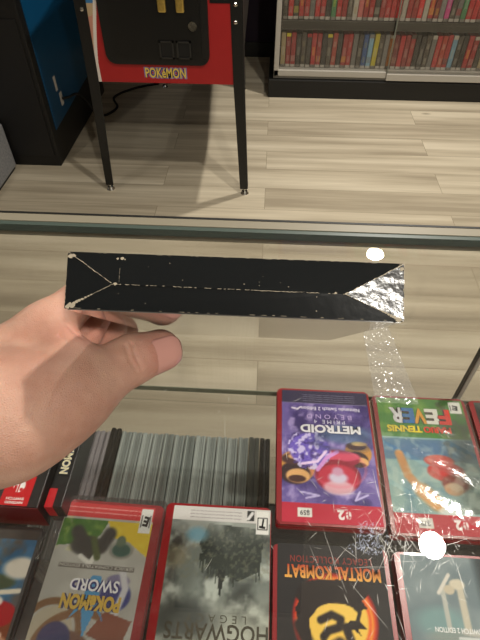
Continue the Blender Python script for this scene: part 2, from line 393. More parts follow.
mbox('pane_edge', (.698, .704, -.022, -.014, .165, 1.36), mat('grey_green_edge', (110, 115, 105), .3), cab)

ORD = ['first', 'second', 'third', 'fourth', 'fifth', 'sixth', 'seventh', 'eighth', 'ninth', 'tenth', 'eleventh', 'twelfth', 'thirteenth', 'fourteenth', 'fifteenth', 'sixteenth', 'seventeenth', 'eighteenth', 'nineteenth', 'twentieth']
TENS = {20: 'twenty', 30: 'thirty', 40: 'forty'}
def ordinal(n):
    if n <= 20: return ORD[n - 1]
    return {30: 'thirtieth', 40: 'fortieth'}.get(n) or TENS[n // 10 * 10] + '-' + ORD[n % 10 - 1]
SPC = {'r': (158, 30, 36), 'R': (178, 26, 34), 'm': (122, 34, 36), 'k': (40, 38, 36), 'd': (66, 60, 52), 'w': (172, 166, 152), 'b': (44, 84, 140), 's': (110, 150, 172), 'y': (206, 190, 50),
       'o': (164, 104, 50), 'g': (56, 116, 72), 'e': (150, 134, 100), 'n': (118, 116, 112), 'p': (168, 44, 110), 'P': (176, 92, 88), 'O': (150, 54, 42)}
SPN = {'r': 'red', 'R': 'bright red', 'm': 'dark red', 'k': 'black', 'd': 'dark brown', 'w': 'off-white', 'b': 'blue', 's': 'pale blue', 'y': 'yellow', 'o': 'orange', 'g': 'green', 'e': 'beige', 'n': 'grey', 'p': 'magenta', 'P': 'pinkish', 'O': 'orange-red'}
ROWS = [('lower', .171, 'errkdkrrkdOkrrndbsydnomrmrkkdnrOrsdkrrdermRr'), ('upper', .440, 'dRdrrnRrkgRrdwPrRdrrrRwrrRwrmnpdngrRrkrgrmRr')]
SPINE = mat('spine_print', attr=True, rough=.4, coat=.2)
pitch = .0312
for rowname, z, codes in ROWS:
    for i, c in enumerate(codes):
        h = .196 + rng.uniform(-.004, .004); th = pitch - .003; yy = CY + .03 + rng.uniform(0, .006)
        bm = bmesh.new(); box(bm, -th / 2, th / 2, 0, .12, 0, h, bev=.0025, seg=1)
        zs = [.018, .035, .07, .12, .15, .175]
        for zz in zs:
            bmesh.ops.bisect_plane(bm, geom=bm.verts[:] + bm.edges[:] + bm.faces[:], plane_co=(0, 0, zz), plane_no=(0, 0, 1))
        for s in (-.25, .25):
            bmesh.ops.bisect_plane(bm, geom=bm.verts[:] + bm.edges[:] + bm.faces[:], plane_co=(s * th, 0, 0), plane_no=(1, 0, 0))
        bmesh.ops.split_edges(bm, edges=bm.edges[:])
        lay = bm.verts.layers.float_color.new('Col')
        base = np.array(SPC[c], float) * rng.uniform(.85, 1.1); alt = np.array(SPC[random.choice('wwkrneyd')], float); mark = np.array(SPC[random.choice('wwwye')], float)
        for fc in bm.faces:
            q = fc.calc_center_median(); col = base
            if fc.normal.y < -.5:
                if q.z < .018: col = np.array((196, 190, 180)) * (.9 if i % 3 else .6)
                elif abs(q.x) < .25 * th and .035 < q.z < .15 and (i * 7 + int(q.z * 40)) % 3 == 0: col = base * .55 + mark * .45
                elif q.z > .175 and i % 4 == 1: col = alt
                elif q.z < .07 and q.z > .035 and i % 5 == 2: col = base * .5 + alt * .5
            for v in fc.verts: v[lay] = (*lin(np.clip(col, 0, 255)), 1)
        o = link_mesh('game_case', bm, SPINE, keep=True); o.location = (CX + .052 + i * pitch, yy, z)
        if rng.random() < .2: o.rotation_euler.y = rng.uniform(.0, .02)
        tag(o, '%s spined case, %s from the left, %s shelf of the far display cabinet' % (SPN[c], ordinal(i + 1), rowname), 'game case', 'game cases on the %s shelf of the display cabinet' % rowname)

# ------------------------------------------------------------------ glass display counter
CL, CR = -1.0, 1.0          # counter ends
ctr = thing('display_counter', 'glass topped shop display counter with scratched glass and an aluminium edge', 'display counter', (0, 0, 0))
TOPG = glass('counter_glass', (250, 250, 249))
mbox('glass_top', (CL, CR, -.08, .462, 1.042, 1.05), TOPG, ctr)
mbox('glass_edge', (CL, CR, .462, .4685, 1.041, 1.0505), mat('green_glass_edge', (72, 84, 78), .4), ctr)
mbox('edge_strip', (CL, CR, .4685, .482, 1.030, 1.0515), mat('pale_edge_strip', (138, 131, 114), .45), ctr)
mbox('gasket', (CL, CR, .482, .4855, 1.030, 1.052), mat('black_gasket', (20, 20, 19), .5), ctr)
mbox('front_glass', (CL, CR, .463, .469, .30, 1.040), TOPG, ctr)
mbox('glass_shelf', (CL, CR, -.05, .3495, .892, .9), glass('shelf_glass', (250, 250, 249)), ctr)
mbox('shelf_edge', (CL, CR, .3495, .3505, .892, .9), mat('shelf_green_edge', (120, 124, 108), .2), ctr)
mbox('lower_shelf', (CL, CR, -.05, .375, .572, .58), _M['shelf_glass'], ctr)
mbox('base', (CL, CR, -.08, .47, 0, .30), mat('counter_base_black', (22, 21, 20), .5), ctr, bev=.004)
for sx, nm in ((CL, 0), (CR, 0)): mbox('end_panel', (sx - .006 if sx < 0 else sx, sx if sx < 0 else sx + .006, -.08, .463, .30, 1.042), TOPG, ctr)
for px in (-.36, .2405):
    post = mbox('shelf_post', (px, px + .005, .357, .365, .30, 1.03), ALUP, ctr, bev=.001)
    mbox('slot_strip', (px - .0012, px, .358, .364, .30, 1.03), mat('dark_slot', (60, 58, 54), .5), post)
# scratches and scuffs in the glass top
def streak(bm, x, y, a, ln, wd, z):
    dx, dy = math.cos(a), math.sin(a); nx, ny = -dy * wd / 2, dx * wd / 2; c = rng.uniform(-.06, .06) * ln
    P = [(-.5, 0), (0, 1), (.5, 0)]
    A = []; B = []
    for t, k in P:
        px, py = x + dx * ln * t + nx * 2 * c / wd * k * .5, y + dy * ln * t + ny * 2 * c / wd * k * .5
        tw = .25 if k == 0 else 1
        A.append(bm.verts.new((px + nx * tw, py + ny * tw, z))); B.append(bm.verts.new((px - nx * tw, py - ny * tw, z)))
    for i in range(2): bm.faces.new((A[i], A[i + 1], B[i + 1], B[i]))
bm = bmesh.new()
for k in range(260):
    x = rng.normal(.095, .045); y = rng.normal(.13, .035)
    if rng.random() < .5: x = rng.normal(.105, .02); y = rng.normal(.128, .014)
    if rng.random() < .12: x = rng.uniform(-.2, .25); y = rng.uniform(.17, .40)
    long_ = rng.random() < .12
    streak(bm, x, y, rng.choice([R(60), R(125), R(100), R(20)]) + rng.normal(0, .25), rng.uniform(.012, .035) if long_ else rng.uniform(.002, .009), rng.uniform(.00012, .0003), 1.0503)
tag(link_mesh('scratches', bm, mat('scratched_glass', (215, 215, 208), .3), ctr), 'fine pale scratches in the glass top', kind='stuff')
bm = bmesh.new()
for k in range(170):
    t = rng.random(); streak(bm, .078 + rng.normal(0, .005) + t * .004, .118 + t * .022, rng.uniform(0, 3.1), rng.uniform(.0008, .003), .0003, 1.0504)
tag(link_mesh('scuff_patch', bm, mat('blue_grey_scuff', (170, 180, 205), .35), ctr), 'bluish scuffed patch in the glass top', kind='stuff')

sheet = bmesh.new()  # thin wrinkled see-through mesh that draws a pale streak on the glass
nu, nv = 14, 60; vv = []
for j in range(nv + 1):
    row = []
    for i in range(nu + 1):
        u = i / nu; v = j / nv
        wd = .020 + .016 * (1 - v)
        x = .0975 + .004 * (1 - v) + (u - .1) * wd; y = .238 + .118 * v
        z = 1.0508 + .0012 * (1 + math.sin(v * 70 + 3 * math.sin(u * 5 + v * 9))) * .5 * (1 - v * .5) + .0006 * math.sin(u * 9 + v * 20) ** 2
        row.append(sheet.verts.new((x, y, z)))
    vv.append(row)
for j in range(nv):
    for i in range(nu): sheet.faces.new((vv[j][i], vv[j][i + 1], vv[j + 1][i + 1], vv[j + 1][i]))
tag(link_mesh('pale_strip', sheet, glass('wrinkled_clear', (252, 252, 250), 1.25, .08, haze=.10), None, True), 'pale wrinkled see-through strip on the counter glass', 'plastic film')

# ------------------------------------------------------------------ game cases lying on the glass shelf
SH = .9005
RED = mat('red_case_plastic', (142, 16, 26), .3, coat=.4)
GREYC = mat('smoky_case_plastic', (58, 58, 58), .3, coat=.4)
CLEAR = glass('clear_case_plastic', (246, 247, 246), 1.4, .03, haze=.04)
def game(label, x0, x1, y0, y1, art, shell=RED, T=.0115, rz=0.0, z=SH, margins=(.003, .003, .006, .003)):
    """face-up case whose cover reads from the customer's side; margins: left, bottom, right, top of the upright cover"""
    cx, cy = (x0 + x1) / 2, (y0 + y1) / 2; W, L = x1 - x0, y1 - y0
    t = thing('game_case', label, 'game case', (cx, cy, z), math.pi + rz, group='game cases lying on the glass shelf')
    bm = bmesh.new(); prism(bm, rrect(-W / 2, W / 2, -L / 2, L / 2, .004), 0, T * .42); link_mesh('back_half', bm, shell, t)
    bm = bmesh.new(); prism(bm, rrect(-W / 2 + .0006, W / 2 - .0006, -L / 2 + .0006, L / 2 - .0006, .004), T * .46, T)
    es = [e for e in bm.edges if all(abs(v.co.z - T) < 1e-6 for v in e.verts)]
    bmesh.ops.bevel(bm, geom=es, offset=.0012, segments=2, affect='EDGES'); link_mesh('front_half', bm, shell, t)
    mbox('hinge', (W / 2 - .001, W / 2 + .0002, -L / 2 + .012, L / 2 - .012, T * .3, T * .7), shell, t)
    l, b, r, tp = margins
    c = art.build('cover_sheet', PRINT, t); c.location = ((l - r) / 2, (b - tp) / 2, T + .00025)
    return t
def cover(x0, x1, y0, y1, bg, margins=(.003, .003, .006, .003)):
    l, b, r, t = margins; return Art(x1 - x0 - l - r, y1 - y0 - b - t, bg)
def console_mark(a, u, v, c=(235, 225, 225), s=.010):
    """small rounded controller mark with a 2 beside it"""
    a.ell(u, v, .028, .042, c, .2); a.rect(u - .002, u + .006, v - .04, v + .04, (176, 28, 48)); a.ell(u - .012, v + .012, .008, .008, (176, 28, 48), .4)
    a.ell(u + .016, v - .006, .008, .008, (176, 28, 48), .4)
    a.text('2', u + .075, v, s, c, bold=.05)

# purple space game
d = (.0235, .1305, .1878, .348); a = cover(*d, (108, 92, 162))
n1 = a.noise(5, 11, 4); n2 = a.noise(9, 21, 4); n3 = a.noise(26, 31, 2)
a.mix(np.clip((n1 - .45) * 4, 0, 1), (62, 48, 112)); a.mix(np.clip((n2 - .55) * 5, 0, 1) * .8, (176, 160, 214)); a.mix(np.clip((n3 - .66) * 4, 0, 1) * .25, (190, 170, 220))
for u, v, k in ((.84, .62, 1.15), (.17, .50, .85)):
    a.ell(u, v, .17 * k, .16 * k, (196, 140, 70), .12); a.ell(u + .02, v + .05, .14 * k, .11 * k, (52, 32, 36), .15); a.ell(u - .01, v + .07, .11 * k, .07 * k, (222, 172, 112), .2); a.ell(u, v + .09, .08 * k, .035 * k, (70, 40, 36), .25)
    a.ell(u + .02, v - .05, .13 * k, .055 * k, (74, 44, 44), .25); a.ell(u - .02, v - .07, .10 * k, .03 * k, (226, 178, 110), .3)
a.ell(.40, .55, .24, .10, (150, 34, 64), .12); a.ell(.36, .53, .20, .06, (206, 74, 104), .2)
a.ell(.41, .68, .24, .19, (140, 24, 50), .08); a.ell(.41, .69, .21, .15, (190, 44, 70), .15); a.ell(.41, .76, .16, .08, (226, 196, 208), .3, .8)
a.ell(.41, .69, .10, .06, (206, 196, 220), .5); a.ell(.41, .645, .06, .05, (200, 150, 180), .6); a.ell(.40, .62, .30, .22, (230, 120, 140), .1, .5, ring=.93)
a.ell(.70, .49, .22, .20, (112, 92, 196), .15); a.mix(np.clip((a.noise(26, 77, 2) - .5) * 7, 0, 1) * (np.hypot((a.U - .70) / .24, (a.V - .49) / .15) < 1) * .9, (216, 206, 248)); a.mix(np.clip((a.noise(22, 87, 2) - .55) * 7, 0, 1) * (np.hypot((a.U - .70) / .24, (a.V - .49) / .15) < 1) * .8, (64, 44, 120))
a.stroke([(.62, .64), (.52, .55), (.40, .50)], .004, (214, 150, 220)); a.stroke([(.78, .60), (.62, .58), (.52, .50)], .003, (236, 210, 250))
a.ell(.28, .36, .30, .12, (58, 110, 128), .5, .5); a.ell(.33, .42, .34, .13, (30, 44, 80), .4, .5, ring=.7)
a.stroke([(.12, .80), (.25, .84), (.2, .78)], .002, (190, 180, 230)); a.stroke([(.75, .84), (.62, .82), (.80, .80)], .002, (190, 180, 230))
a.rect(0, 1, .0, .105, (52, 48, 78)); a.rect(.02, .98, .105, .112, (120, 112, 150))
for k in range(4): a.text('nintendo licensed product information text', .45, .09 - k * .018, .0016, (170, 165, 190), width=.06)
a.text('Nintendo Switch 2 Edition', .44, .155, .0046, (225, 220, 240), width=.066, bold=.02)
a.stroke([(.78, .145), (.82, .165), (.88, .155)], .002, (230, 225, 240))
a.text('BEYOND', .46, .222, .0056, (196, 176, 226), width=.050, spacing=1.6); a.text('PRIME 4', .46, .265, .0045, (225, 225, 240), width=.034, spacing=1.5)
a.title('METROID', .455, .325, .0102, (228, 228, 234), (60, 50, 90), width=.066, bold=.04, fat=.08)
a.rect(0, 1, .875, 1, (182, 32, 58)); a.mix((a.V > .875) * .3 * a.noise(3, 5), (220, 70, 90))
console_mark(a, .335, .94); a.text('NINTENDO', .40, .905, .0018, (235, 210, 215), width=.012)
a.rect(.70, .84, .905, .965, (226, 224, 220)); a.text('$59', .77, .935, .0055, (90, 90, 95), bold=.03)
m1 = game('red game case with a purple space cover, left of the shrink-wrapped green case', *d, a)

# tennis game, shrink-wrapped
d = (.1335, .2395, .1835, .344); a = cover(*d, (128, 168, 176))
n1 = a.noise(5, 41, 3); a.mix(np.clip((a.V - .35) * 3, 0, 1) * .7, (150, 178, 172)); a.mix(np.clip((n1 - .5) * 4, 0, 1) * .5, (74, 122, 150))
a.rect(0, 1, .34, .50, (52, 92, 140), .55); a.ell(.5, .42, .5, .10, (62, 110, 160), .5, .7)
a.rect(0, 1, 0, .33, (72, 132, 56)); a.mix((a.V < .33) * np.clip((a.noise(8, 51) - .45) * 4, 0, 1) * .7, (128, 168, 70)); 
a.mix(np.clip((a.noise(14, 63, 2) - .5) * 6, 0, 1) * (a.U < .36) * (a.V < .7) * .6, (104, 104, 98))
a.ell(.37, .58, .20, .11, (190, 40, 34), .15); a.ell(.30, .66, .14, .10, (132, 52, 40), .3); a.ell(.42, .50, .16, .07, (200, 58, 46), .2)
a.ell(.33, .70, .10, .07, (196, 150, 112), .3); a.poly([(.48, .46), (.40, .60), (.54, .58)], (184, 38, 36))
a.stroke([(.84, .46), (.78, .62), (.64, .74), (.56, .80)], .009, (196, 140, 84)); a.stroke([(.66, .72), (.54, .80)], .016, (206, 156, 100)); a.ell(.42, .86, .12, .07, (226, 226, 220), .3, .7)
a.title('TENNIS', .73, .262, .0085, (226, 206, 60), (36, 60, 96), width=.038, bold=.05); a.title('MARIO', .36, .262, .0080, (214, 74, 50), (36, 60, 40), width=.030, bold=.04)
for k, (ch, c) in enumerate(zip('FEVER', [(214, 58, 48), (226, 226, 220), (222, 160, 54), (62, 118, 176), (206, 206, 210)])): a.title(ch, .25 + k * .138, .15, .020, c, (60, 30, 40), width=.0145, bold=.04, fat=.09)
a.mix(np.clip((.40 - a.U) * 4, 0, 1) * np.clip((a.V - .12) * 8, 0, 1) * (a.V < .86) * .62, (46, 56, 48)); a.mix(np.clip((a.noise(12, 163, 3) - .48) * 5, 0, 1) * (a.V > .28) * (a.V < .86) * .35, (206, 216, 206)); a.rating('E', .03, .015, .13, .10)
a.rect(0, 1, .875, 1, (186, 38, 54)); console_mark(a, .30, .935); a.text('NINTENDO', .36, .90, .0018, (235, 210, 215), width=.012)
a.rect(.62, .77, .90, .965, (216, 214, 210)); a.text('$79', .695, .933, .0055, (110, 110, 112), bold=.03)
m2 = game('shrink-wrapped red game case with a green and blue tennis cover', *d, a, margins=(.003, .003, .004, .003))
bm = bmesh.new(); nu, nv = 40, 70; g = []
W, L = d[1] - d[0] + .002, d[3] - d[2] + .002
for j in range(nv + 1):
    r_ = []
    for i in range(nu + 1):
        u, v = i / nu, j / nv; far = max(0, 1 - v / .3)
        z = .0122 + far * .0022 * (1 + math.sin(u * 46 + 3 * v + 2 * math.sin(u * 11))) * .5 + .0005 * math.sin(u * 9 + v * 23) + (.003 * (.5 + .5 * math.sin(u * 60)) if v > .94 else 0)
        r_.append(bm.verts.new(((u - .5) * W, (v - .5) * L, z)))
    g.append(r_)
for j in range(nv):
    for i in range(nu): bm.faces.new((g[j][i], g[j][i + 1], g[j + 1][i + 1], g[j + 1][i]))
tag(link_mesh('shrink_wrap', bm, glass('shrink_film', (250, 250, 248), 1.4, .10, bump=.15, bscale=90, haze=.05), m2, True), 'clear wrinkled shrink wrap')

# fighting game
d = (.021, .1275, .010, .1705); a = cover(*d, (34, 32, 33)); a.mix(a.noise(6, 71) * .35, (58, 54, 54))
a.text('LEGACY KOLLECTION', .50, .085, .0058, (150, 54, 44), width=.074, spacing=1.15)
a.title('MORTAL KOMBAT', .49, .155, .0115, (236, 178, 84), (40, 20, 16), width=.086, bold=.03, fat=.06, c2=(186, 62, 34))
a.V = a.V + .07
ec = (.49, .46); a.ell(*ec, .375, .375, (150, 30, 24), .04); a.ell(*ec, .355, .355, (214, 74, 34), .05); a.ell(*ec, .335, .335, (240, 150, 50), .06); a.ell(*ec, .315, .315, (232, 96, 38), .05); a.ell(*ec, .29, .29, (242, 200, 84), .08)
dk = (34, 25, 24)   # a curling dragon, a dark silhouette in the ring of fire
a.ell(.55, .345, .285, .135, dk, .03); a.ell(.38, .315, .20, .10, dk, .04); a.poly([(.20, .40), (.30, .30), (.52, .26), (.74, .30), (.84, .42), (.80, .54), (.70, .58), (.72, .47), (.62, .41), (.44, .40), (.30, .42)], dk)
a.ell(.47, .445, .20, .10, (244, 204, 92), .05); a.stroke([(.80, .50), (.72, .60), (.58, .62), (.46, .58)], .010, dk)
a.stroke([(.62, .47), (.52, .44), (.44, .46), (.46, .50), (.56, .52), (.60, .55)], .006, dk)
a.poly([(.22, .50), (.28, .46), (.36, .465), (.42, .49), (.40, .515), (.33, .51), (.27, .535), (.30, .50)], dk); a.stroke([(.40, .50), (.36, .57), (.44, .63), (.56, .66)], .007, dk); a.stroke([(.30, .47), (.27, .42), (.31, .40)], .003, dk); a.V = a.V - .07
a.rect(0, 1, .88, 1, (182, 32, 52))
m3 = game('black covered game case with gold title and a round fiery dragon emblem', *d, a, margins=(.003, .003, .003, .009))

# pale game
d = (.1325, .2385, .010, .1695); a = cover(*d, (112, 128, 134)); a.mix(np.clip((a.noise(4, 81) - .4) * 2, 0, 1), (146, 160, 162)); a.mix(np.clip((.36 - a.U) * 12, 0, 1), (52, 62, 66))
a.ell(.72, .35, .22, .12, (128, 170, 168), .6, .6)
a.stroke([(.50, .14), (.50, .38)], .006, (196, 190, 172)); a.stroke([(.66, .18), (.66, .38)], .004, (182, 184, 176)); a.ell(.52, .15, .07, .045, (208, 200, 180), .3); a.ell(.60, .18, .05, .04, (196, 186, 164), .3); a.stroke([(.42, .40), (.54, .39)], .004, (206, 206, 200)); a.stroke([(.58, .10), (.70, .20)], .003, (214, 210, 200))
a.ell(.6, .42, .25, .06, (150, 150, 140), .5, .5)
a.text('NINTENDO SWITCH 2 EDITION', .47, .385, .0040, (232, 234, 234), width=.062, bold=.02); a.rect(.42, .60, .415, .425, (205, 210, 210)); a.text('NINTENDO', .44, .455, .0062, (230, 232, 232), width=.036, bold=.03)
a.rect(0, 1, .88, 1, (182, 32, 52))
m4 = game('pale grey blue covered game case right of the black fiery emblem case', *d, a)

# misty castle game
d = (-.0842, .0195, .040, .2036); a = cover(*d, (118, 126, 120))
n1 = a.noise(4, 91, 4); n2 = a.noise(7, 95, 4)
a.mix(np.clip((n1 - .42) * 3.5, 0, 1), (44, 48, 46)); a.mix(np.clip((n2 - .48) * 5, 0, 1) * .85, (180, 188, 180)); a.mix(np.clip((a.V - .45) * 4, 0, 1) * np.clip(1.3 - a.U, 0, 1) * .75, (196, 200, 184)); a.ell(.5, .12, .6, .08, (176, 182, 178), .6, .6)
a.ell(.78, .62, .30, .17, (54, 58, 56), .7, .8)
a.poly([(.05, .12), (.62, .10), (.70, .22), (.60, .34), (.30, .42), (.10, .36)], (40, 46, 42), .85)
sr = np.random.default_rng(5)
for k in range(22):   # plain rock and spire silhouettes
    u = .10 + .57 * k / 21; hh = .33 + .12 * sr.random() - .10 * abs(u - .45); a.poly([(u - .018, .28), (u + .018, .28), (u + .006, hh), (u - .002, hh + .03)], (48, 54, 48), .9)
a.poly([(.42, .36), (.50, .36), (.462, .52)], (40, 44, 42)); a.mix(np.clip((a.noise(40, 99, 2) - .55) * 6, 0, 1) * (a.V < .42) * (a.V > .12) * .45, (120, 122, 104))
a.mix(np.clip((.22 - a.V) * 9, 0, 1) * np.clip((a.noise(5, 171) - .3) * 3, 0, 1) * .75, (150, 156, 150)); a.ell(.73, .17, .10, .07, (110, 166, 190), .8, .8); a.ell(.88, .13, .055, .055, (128, 134, 130), .4, .8, ring=.4)
a.ell(.92, .30, .12, .10, (126, 118, 90), .7, .5)
a.rect(0, 1, 0, .085, (208, 206, 204)); a.rect(.17, .24, .012, .072, (40, 40, 40)); a.stroke([(.185, .025), (.225, .06)], .003, (220, 220, 220))
for k in range(3): a.text('software requires download and internet fees may apply', .56, .066 - .020 * k, .0022, (120, 112, 116), width=.05)
a.rating('T', .015, .012, .125, .14)
a.text('LEGACY', .48, .61, .0062, (76, 74, 62), width=.052, spacing=1.7); a.text('HOGWARTS', .47, .675, .013, (66, 62, 50), width=.088, bold=.015)
a.rect(0, 1, .90, 1, (182, 32, 46))
m5 = game('red game case with a misty grey cover of dark spires and clouds', *d, a, margins=(.003, .003, .010, .003))

# creature game in a clear protector
d = (-.1835, -.0875, .041, .2005); a = cover(*d, (182, 182, 176)); a.mix(np.clip((a.noise(4, 101) - .4) * 3, 0, 1) * .5, (150, 150, 144))
a.poly([(.48, .1), (1, .1), (1, .27), (.75, .25), (.55, .20)], (62, 112, 36)); a.poly([(0, .1), (.5, .1), (.40, .20), (.22, .22), (0, .30)], (214, 186, 36)); a.mix((a.V < .3) * (a.V > .09) * np.clip((a.noise(12, 111) - .5) * 5, 0, 1) * .25, (240, 230, 120))
a.ell(.66, .26, .18, .10, (54, 56, 52), .3); a.stroke([(.80, .18), (.62, .30), (.5, .26), (.44, .18)], .012, (46, 48, 46)); a.stroke([(.7, .32), (.58, .36), (.54, .30)], .004, (222, 222, 216)); a.stroke([(.60, .22), (.52, .32)], .006, (70, 86, 40))
a.ell(.28, .27, .10, .07, (44, 84, 74), .2); a.ell(.28, .27, .13, .09, (120, 120, 112), .2, .8, ring=.8); a.ell(.30, .22, .05, .06, (84, 104, 84), .3)
a.ell(.24, .52, .16, .14, (44, 56, 122), .15); a.ell(.24, .44, .12, .06, (120, 116, 150), .3); a.stroke([(.22, .38), (.15, .48), (.20, .60)], .006, (200, 200, 206))
a.ell(.80, .72, .32, .30, (118, 84, 50), .04, 1, 0, .78); a.ell(.80, .72, .22, .22, (178, 170, 150), .05); a.ell(.50, .80, .46, .36, (124, 88, 54), .04, 1, 0, .80); a.ell(.62, .82, .26, .20, (110, 74, 60), .1); a.ell(.74, .76, .16, .16, (40, 44, 96), .12); a.ell(.40, .86, .22, .14, (178, 150, 100), .1)
a.poly([(.02, .64), (.30, .60), (.44, .72), (.10, .78)], (128, 72, 52)); a.stroke([(.0, .86), (.3, .80), (.6, .88)], .008, (190, 160, 104))
a.rect(.10, .90, .362, .386, (90, 88, 84)); a.text('SERVICE COMPATIBLE EDITION', .5, .374, .0026, (215, 212, 205), width=.068)
a.title('SWORD', .47, .475, .0100, (236, 236, 240), (36, 42, 110), width=.044, bold=.02, fat=.12); a.poly([(.40, .59), (.47, .74), (.55, .59), (.66, .66), (.56, .55), (.52, .42), (.42, .42), (.40, .55), (.30, .66)], (66, 146, 196))
a.title('POKéMON', .47, .565, .0125, (206, 172, 70), (34, 48, 92), width=.053, bold=.05, fat=.14)
a.rect(0, 1, 0, .085, (196, 44, 48))
for k in range(2): a.text('for use with online membership, terms apply. internet access required', .56, .056 - .028 * k, .0024, (240, 190, 185), width=.072)
a.rating('E', .015, .01, .125, .15)
m6 = game('red game case with white, green and yellow cover in a clear plastic protector', *d, a, margins=(.010, .003, .002, .002))
m6.rotation_euler.z = math.pi + R(-1.2)
bm = bmesh.new(); W, L = d[1] - d[0], d[3] - d[2]; box(bm, -W / 2 - .0015, W / 2 + .009, -L / 2 - .004, L / 2 + .004, -.0003, .0128, bev=.001); tag(link_mesh('protector', bm, CLEAR, m6), 'clear plastic protector box')

# left corner game
d = (-.300, -.1975, .010, .172); a = cover(*d, (58, 104, 140)); a.mix(np.clip((a.noise(6, 121) - .45) * 4, 0, 1), (96, 80, 66)); a.mix(np.clip((a.V - .3) * 3, 0, 1) * (a.U < .5) * .7, (46, 110, 170))
a.ell(.10, .55, .26, .20, (122, 66, 40), .15); a.ell(.16, .46, .18, .11, (164, 34, 40), .15); a.ell(.10, .62, .14, .10, (186, 138, 106), .2); a.ell(.62, .50, .22, .16, (110, 84, 66), .2); a.ell(.28, .30, .20, .07, (70, 84, 62), .3); a.ell(.60, .28, .25, .08, (120, 116, 104), .3); a.ell(.22, .40, .08, .05, (220, 214, 204), .3); a.ell(.08, .22, .16, .10, (206, 202, 190), .4); a.ell(.72, .16, .22, .05, (150, 140, 116), .4); a.stroke([(.02, .34), (.3, .36), (.5, .28)], .004, (214, 208, 190)); a.ell(.85, .36, .14, .10, (132, 88, 60), .2); a.ell(.10, .56, .05, .03, (226, 200, 180), .3); a.rect(.0, 1, .94, 1, (150, 30, 36)); a.ell(.5, .75, .2, .14, (76, 120, 150), .3)
a.rect(0, 1, 0, .06, (70, 66, 62))
m7 = game('blue and brown covered game case in the lower left corner', *d, a, shell=GREYC)

# far right dark case
d = (.2435, .3495, .1835, .343); a = cover(*d, (44, 50, 48)); a.mix(np.clip((a.noise(6, 131) - .45) * 4, 0, 1), (78, 86, 80)); a.rect(0, 1, .88, 1, (150, 30, 40))
a.ell(.85, .45, .2, .14, (96, 92, 84), .4)
m8 = game('dark green game case at the right edge, beside the tennis case', *d, a)
d = (.2435, .3495, .010, .1695); a = cover(*d, (60, 66, 66)); a.mix(np.clip((a.noise(6, 141) - .45) * 4, 0, 1), (96, 100, 98)); a.rect(0, 1, .88, 1, (150, 30, 40))
m9 = game('dark grey game case at the right edge, beside the pale grey blue case', *d, a)

# boxes at the left under the wrist
bx = thing('game_box', 'black boxed game with a square red console label, under the wrist', 'game box', (-.255, .232, SH))
mbox('carton', (-.058, .057, -.054, .06, 0, .042), mat('black_carton', (20, 20, 24), .35, coat=.3), bx, bev=.0008)
la = Art(.027, .029, (196, 26, 34), .0007)
la.ell(.5, .34, .20, .24, (240, 238, 236), .12); la.rect(.49, .53, .05, .62, (196, 26, 34)); la.rect(.56, .66, .14, .55, (196, 26, 34)); la.ell(.40, .46, .06, .06, (196, 26, 34), .3); la.ell(.61, .28, .055, .055, (240, 238, 236), .3)
la.text('NINTENDO', .5, .90, .0024, (240, 232, 230), width=.017, bold=.03); la.text('SWITCH', .5, .77, .0026, (240, 232, 230), width=.017, bold=.03)
lb = la.build('red_label', PRINT, bx); lb.location = (.0335, -.0385, .0423); lb.rotation_euler = (0, 0, math.pi)
mbox('front_band', (-.058, .057, -.0546, -.054, .0005, .0415), mat('dark_red_carton', (104, 18, 24), .4), bx)
tx = Art(.040, .018, (18, 18, 22)); tx.title('POKéMON', .5, .5, .0095, (216, 196, 110), (50, 66, 120), width=.034, bold=.04, fat=.1)
q = tx.build('side_title', PRINT, bx); q.matrix_local = Matrix.Translation((.0574, -.026, .022)) @ Matrix(((0, 0, 1), (1, 0, 0), (0, 1, 0))).to_4x4() @ Matrix.Rotation(math.pi, 4, 'Z')
bx2 = thing('game_box', 'narrow black game box with a gold title on its edge, beside the red labelled box', 'game box', (-.1865, .245, SH))
mbox('carton', (-.0085, .0075, -.062, .06, 0, .034), mat('black_carton', (20, 20, 24)), bx2, bev=.0008)
mbox('red_corner', (-.0088, -.0010, -.0626, -.044, .014, .0344), mat('bright_red_print', (186, 24, 36), .35), bx2)
tx = Art(.052, .013, (22, 22, 26)); tx.title('POKéMON', .5, .5, .0085, (214, 206, 170), (70, 80, 110), width=.046, bold=.04, fat=.1)
q = tx.build('edge_title', PRINT, bx2); q.location = (-.0005, -.006, .0343); q.rotation_euler = (0, 0, R(-90))

